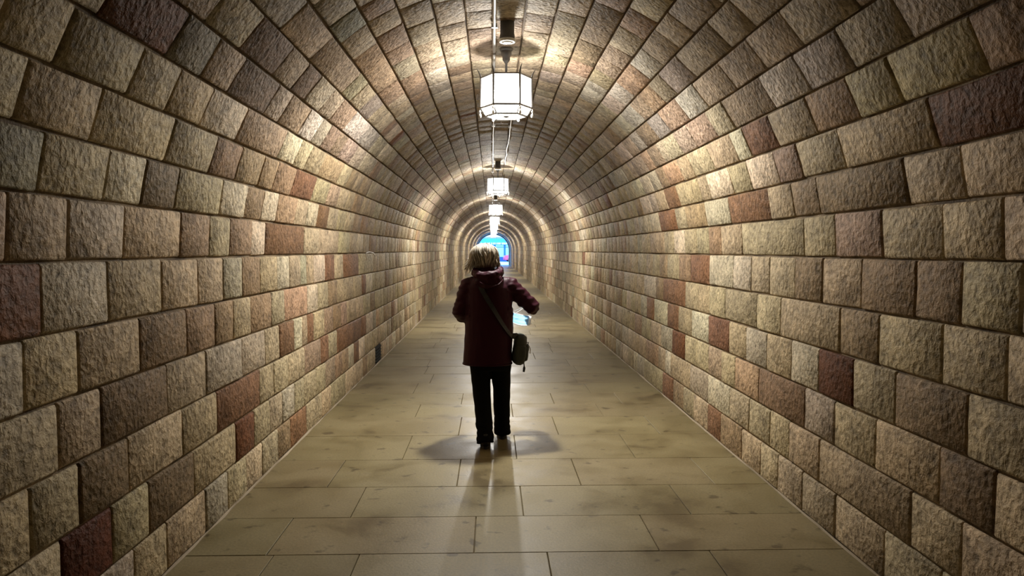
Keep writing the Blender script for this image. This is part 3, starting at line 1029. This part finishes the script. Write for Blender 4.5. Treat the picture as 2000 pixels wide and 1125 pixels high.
# trousers
bm = bmesh.new()
add_loft(bm, [(.60, .004, .0, .158, .112), (.66, .004, 0, .168, .122), (.76, .004, 0, .165, .12), (.86, .004, 0, .150, .108)], 24)
def leg(Hh, K, A, hem_drop, sx):
    a2 = A + Vector((0, -.015, -.02))
    add_tube(bm, [Hh, Hh.lerp(K, .4), K, K.lerp(A, .45), K.lerp(A, .8), a2 + Vector((0, 0, hem_drop))],
             [(.098, .094), (.086, .088), (.073, .076), (.068, .076), (.066, .080), (.070, .088)], 20)
leg(HIP_L, KN_L, AN_L, -.030, -1)
leg(HIP_R, KN_R, AN_R, -.030, 1)
def tf(co):
    return .005 * noise.noise(Vector((co.x * 9, co.y * 9, co.z * 14))) + (.007 * noise.noise(Vector((co.x * 7, co.y * 7, co.z * 34))) if co.z < .2 else 0)
tr = obj('trousers', fuse(bm, .008, 4, tf), M_TROUSER, person)
tag(tr, 'black trousers')

# shoes
for A, lift in ((AN_L, 0.0), (AN_R, 0.0)):
    bm = bmesh.new()
    add_tube(bm, [A + Vector((0, -.035, -.015)), A + Vector((0, -.030, .035))], [(.040, .050), (.036, .044)], 16)
    x, y = A.x, A.y
    tilt = .0
    add_tube(bm, [(x, y - .070, .036), (x, y - .05, .044), (x, y, .052), (x + .002, y + .07, .046), (x + .004, y + .13, .036), (x + .004, y + .172, .028)],
             [(.022, .022), (.037, .034), (.038, .042), (.043, .034), (.042, .026), (.022, .014)], 16)
    sh = obj('shoe', fuse(bm, .006, 4), M_SHOE, person)
    tag(sh, 'black shoe')
    bm = bmesh.new()
    out = []
    for i in range(28):
        a = 2 * math.pi * i / 28
        yy = math.sin(a)
        w = .043 if yy > 0 else .037
        out.append((x + w * math.cos(a) * (1 - .12 * max(0, yy)), y + .05 + .128 * yy))
    lo = [bm.verts.new((p[0], p[1], .001)) for p in out]
    hi = [bm.verts.new((p[0], p[1], .022)) for p in out]
    bm.faces.new(lo[::-1]); bm.faces.new(hi)
    for i in range(28):
        j = (i + 1) % 28
        bm.faces.new((lo[i], lo[j], hi[j], hi[i]))
    obj('sole', bm, M_SOLE, sh)

# hair: a chin-length bob of many locks over a full cap
def hair_mat():
    m, nt, b = newmat('ash_blond_hair')
    at = nd(nt, 'ShaderNodeAttribute', attribute_name='Col')
    nt.links.new(at.outputs['Color'], b.inputs['Base Color'])
    b.inputs['Roughness'].default_value = .5
    b.inputs['Specular IOR Level'].default_value = .5
    return m
M_HAIR = hair_mat()
bm = bmesh.new()
add_ellipsoid(bm, hp(0, -.016, .022), (.098, .108, .096), ht)
add_ellipsoid(bm, hp(0, -.040, -.035), (.100, .072, .068), ht)
cap_me = fuse(bm, .008, 4, fold_fn(.006, 14, 8, 2.0))
set_col(cap_me, (.10, .075, .05, 1.0))
hair = obj('hair', cap_me, M_HAIR, person)
tag(hair, 'ash-blond chin-length bob')
bm = bmesh.new()
hr = random.Random(4)
cols = []
for i in range(420):
    th = hr.uniform(0, 2 * math.pi)                    # 0 = +x, pi/2 = face side
    face = math.cos(th - math.pi / 2)
    if face > .7 and hr.random() < .6: continue
    layer = hr.random()
    puff = .012 * noise.noise(Vector((math.cos(th) * 2.2, math.sin(th) * 2.2, 5.0)))
    rx, ry = .108 + .014 * layer + puff, .116 + .012 * layer + puff
    left = max(0.0, -math.cos(th) - .3)
    zend = -.078 + hr.uniform(-.030, .028) + (.085 if face > .6 else 0) + .035 * (1 - layer) - .012 * left
    start = Vector((hr.uniform(-.03, .03), -.012 + hr.uniform(-.04, .03), .120 + .005 * layer))
    flick = hr.uniform(-.020, .020) + .050 * left
    tw = hr.uniform(-.45, .45)
    wv, wp = hr.uniform(.002, .007), hr.uniform(0, 6.28)
    pts = []
    for q in range(10):
        t = q / 9
        ang = th + tw * t + .05 * math.sin(7 * t + wp)
        d2 = Vector((math.cos(ang), math.sin(ang), 0))
        phi = min(1.0, t / .55) * math.pi / 2
        rr_ = math.sin(phi)
        zz = .022 + (.102 + .008 * layer) * math.cos(phi) if t < .55 else .022 + (zend - .022) * ((t - .55) / .45)
        fall = max(0, (t - .6) / .4)
        rad_off = wv * math.sin(9 * t + wp) + flick * fall ** 2 - (.022 * fall if face < -.4 else 0)
        p = Vector((d2.x * (rx * rr_ + rad_off), d2.y * (ry * rr_ + rad_off) - .018, zz))
        pts.append(HC + ht @ (start.lerp(p, min(1, t * 3.2))))
    w = hr.uniform(.004, .0095)
    nf = len(bm.faces)
    add_tube(bm, pts, [(w * .4, .002), (w * .8, .003), (w, .0036), (w, .004), (w, .004), (w, .004), (w * .9, .0036), (w * .75, .003), (w * .5, .002), (w * .1, .0008)], 6)
    g = hr.choice((.55, .75, .95, 1.2, 1.6, 2.0))
    cols += [(.26 * g, .225 * g, .175 * g, 1.0)] * (len(bm.faces) - nf)
lm = bpy.data.meshes.new('locks')
bm.to_mesh(lm); bm.free()
smooth(lm)
set_col(lm, cols)
tag(obj('locks', lm, M_HAIR, hair), kind='stuff')

# ------------------------------------------------------------------ shoulder bag
M_BAG = simple('grey_green_nylon', (.032, .038, .031), .7, bump=.002, bscale=300)
M_STRAP = simple('black_webbing', (.011, .011, .014), .6, bump=.001, bscale=400)
bag = empty('shoulder_bag', (PX, PY, 0))
BC = Vector((.250, .015, .760))
rot = Matrix.Rotation(R_(6), 4, 'Y')
def soft_box(c, s, rot, power, fold=None, vox=.006):
    bm = bmesh.new()
    n = 28
    secs = []
    for i in range(13):
        t = -1 + 2 * i / 12
        k = (1 - abs(t) ** 4) ** .25 if abs(t) < 1 else .0
        k = max(k, .35)
        secs.append((t * s[2], 0, 0, s[0] * k, s[1] * k))
    add_loft(bm, secs, n, power)
    bmesh.ops.transform(bm, matrix=Matrix.Translation(c) @ rot, verts=bm.verts)
    return fuse(bm, vox, 4, fold)
bb = obj('bag_body', soft_box(BC, (.055, .125, .125), rot, 3.2, fold_fn(.006, 14, 14, 1.0)), M_BAG, bag)
pk = obj('front_pocket', soft_box(BC + Vector((.046, -.005, -.025)), (.026, .095, .070), rot, 3.0, fold_fn(.004, 18, 18, 5.0)), M_BAG, bag)
pb = obj('back_pocket', soft_box(BC + Vector((.005, -.112, -.02)), (.042, .024, .075), rot, 3.0, fold_fn(.003, 18, 18, 6.0)), M_BAG, bag)
bm = bmesh.new()
add_tube(bm, [BC + Vector((.058, -.09, .045)), BC + Vector((.073, -.0, .056)), BC + Vector((.058, .09, .045))], .0035, 6)
z = obj('zip', bm, M_STRAP, bag); smooth(z.data)
bm = bmesh.new()
add_tube(bm, [BC + Vector((.066, -.07, .050)), BC + Vector((.082, -.10, .020)), BC + Vector((.080, -.105, -.02))], [.003, .004, .003], 6)
z = obj('zip_pull', bm, M_GALV, bag); smooth(z.data)
bm = bmesh.new()
add_tube(bm, [BC + Vector((.030, -.055, -.085)), BC + Vector((.034, -.075, -.125)), BC + Vector((.034, -.078, -.142)), BC + Vector((.030, -.078, -.172))], [.004, .004, .011, .008], 8)
z = obj('tassel', bm, M_STRAP, bag); smooth(z.data)
# strap: a loop over the left shoulder, laid on the jacket
def lay(p, axis_z):
    """push a point out from the torso axis on to the jacket"""
    o_ = Vector((-.01, -.005, axis_z))
    d = (p - o_)
    if d.length < 1e-4: return p
    d.normalize()
    hit = bvh.ray_cast(o_, d)
    return (hit[0] + d * .007, d) if hit[0] is not None else (p, d)
guide_back = [(-.100, -.02, 1.42), (-.095, -.07, 1.36), (-.075, -.13, 1.30), (-.035, -.15, 1.22), (.015, -.16, 1.14), (.070, -.16, 1.06), (.125, -.145, .98), (.175, -.115, .91), (.215, -.07, .875)]
guide_front = [(.215, .07, .875), (.15, .13, .96), (.07, .15, 1.06), (-.01, .14, 1.16), (-.06, .12, 1.25), (-.09, .08, 1.33), (-.10, .03, 1.41)]
sp = []
for g_ in guide_back + [(.235, 0, .872)] + guide_front:
    v = Vector(g_)
    az = min(v.z, 1.28)
    if abs(v.x - .235) < .001: sp.append((v, Vector((1, 0, 0)))); continue
    sp.append(lay(v, az))
bm = bmesh.new()
n = len(sp)
rings = []
for i in range(n):
    p, d = sp[i]
    t = (sp[(i + 1) % n][0] - sp[i - 1][0]).normalized()
    w = t.cross(d).normalized() * .017
    th_ = d * .0022
    rings.append([bm.verts.new(p + w + th_), bm.verts.new(p - w + th_), bm.verts.new(p - w - th_), bm.verts.new(p + w - th_)])
for i in range(n):
    j = (i + 1) % n
    for a in range(4):
        b = (a + 1) % 4
        bm.faces.new((rings[i][a], rings[i][b], rings[j][b], rings[j][a]))
bmesh.ops.recalc_face_normals(bm, faces=bm.faces)
bmesh.ops.subdivide_edges(bm, edges=[e for e in bm.edges if e.calc_length() > .05], cuts=2, smooth=1.0)
obj('strap', bm, M_STRAP, bag)
tag(bag, 'grey-green shoulder bag on a black strap at her hip', 'bag')

# ------------------------------------------------------------------ face mask dangling from her right hand
M_MASK = simple('light_blue_mask', (.24, .60, 1.0), .6, var=.04)
M_MASKW = simple('white_mask_edge', (.85, .90, .95), .6, var=.03)
mask = empty('face_mask', (PX, PY, 0))
MC = Vector((.268, .30, .985))
def mpt(u, v, off=0.0):
    """u along the length, v across; pleated and slightly cupped"""
    x = (u - .5) * .175
    zc = (v - .5) * (.150 - .03 * abs(2 * u - 1) ** 3)
    y = .016 * (1 - (2 * u - 1) ** 2) + .004 * math.sin(v * math.pi * 6) + off
    q = Matrix.Rotation(R_(12), 4, 'Y') @ Matrix.Rotation(R_(-58), 4, 'X') @ Vector((x, y, zc))
    return MC + q
def mask_sheet(u0, u1, v0, v1, off, name, mat, nu=12, nv=18):
    bm = bmesh.new()
    for o_ in (-.0012, .0012):
        for j in range(nv + 1):
            for i in range(nu + 1):
                bm.verts.new(mpt(u0 + (u1 - u0) * i / nu, v0 + (v1 - v0) * j / nv, off + o_))
    bm.verts.ensure_lookup_table()
    N = (nu + 1) * (nv + 1)
    ix = lambda i, j, l: bm.verts[l * N + j * (nu + 1) + i]
    for j in range(nv):
        for i in range(nu):
            bm.faces.new((ix(i, j, 0), ix(i + 1, j, 0), ix(i + 1, j + 1, 0), ix(i, j + 1, 0)))
            bm.faces.new((ix(i, j + 1, 1), ix(i + 1, j + 1, 1), ix(i + 1, j, 1), ix(i, j, 1)))
    for i in range(nu):
        for j in (0, nv):
            bm.faces.new((ix(i, j, 0), ix(i + 1, j, 0), ix(i + 1, j, 1), ix(i, j, 1)))
    for j in range(nv):
        for i in (0, nu):
            bm.faces.new((ix(i, j, 0), ix(i, j + 1, 0), ix(i, j + 1, 1), ix(i, j, 1)))
    bmesh.ops.recalc_face_normals(bm, faces=bm.faces)
    o = obj(name, bm, mat, mask); smooth(o.data)
    return o
mask_sheet(.0, 1, 0, 1, 0, 'sheet', M_MASK)
mask_sheet(.90, 1.015, -.01, 1.01, -.003, 'edge_band', M_MASKW, 4)
mask_sheet(-.015, .08, -.01, 1.01, -.003, 'edge_band', M_MASKW, 4)
mask_sheet(0, 1, .93, 1.02, -.003, 'edge_band', M_MASKW, 10, 3)
mask_sheet(0, 1, -.02, .07, -.003, 'edge_band', M_MASKW, 10, 3)
for u in (0.01, .99):
    bm = bmesh.new()
    a, b = mpt(u, .95), mpt(u, .05)
    top_ = Vector((.315, .335, 1.085))
    add_tube(bm, [a, a.lerp(top_, .6) + Vector((.01 * (1 if u > .5 else -1), 0, .0)), top_, b.lerp(top_, .5) + Vector((.025 * (1 if u > .5 else -1), .01, 0)), b], .0014, 6)
    e = obj('ear_loop', bm, M_MASKW, mask); smooth(e.data)
tag(mask, 'light blue pleated face mask dangling beneath her right forearm', 'mask')
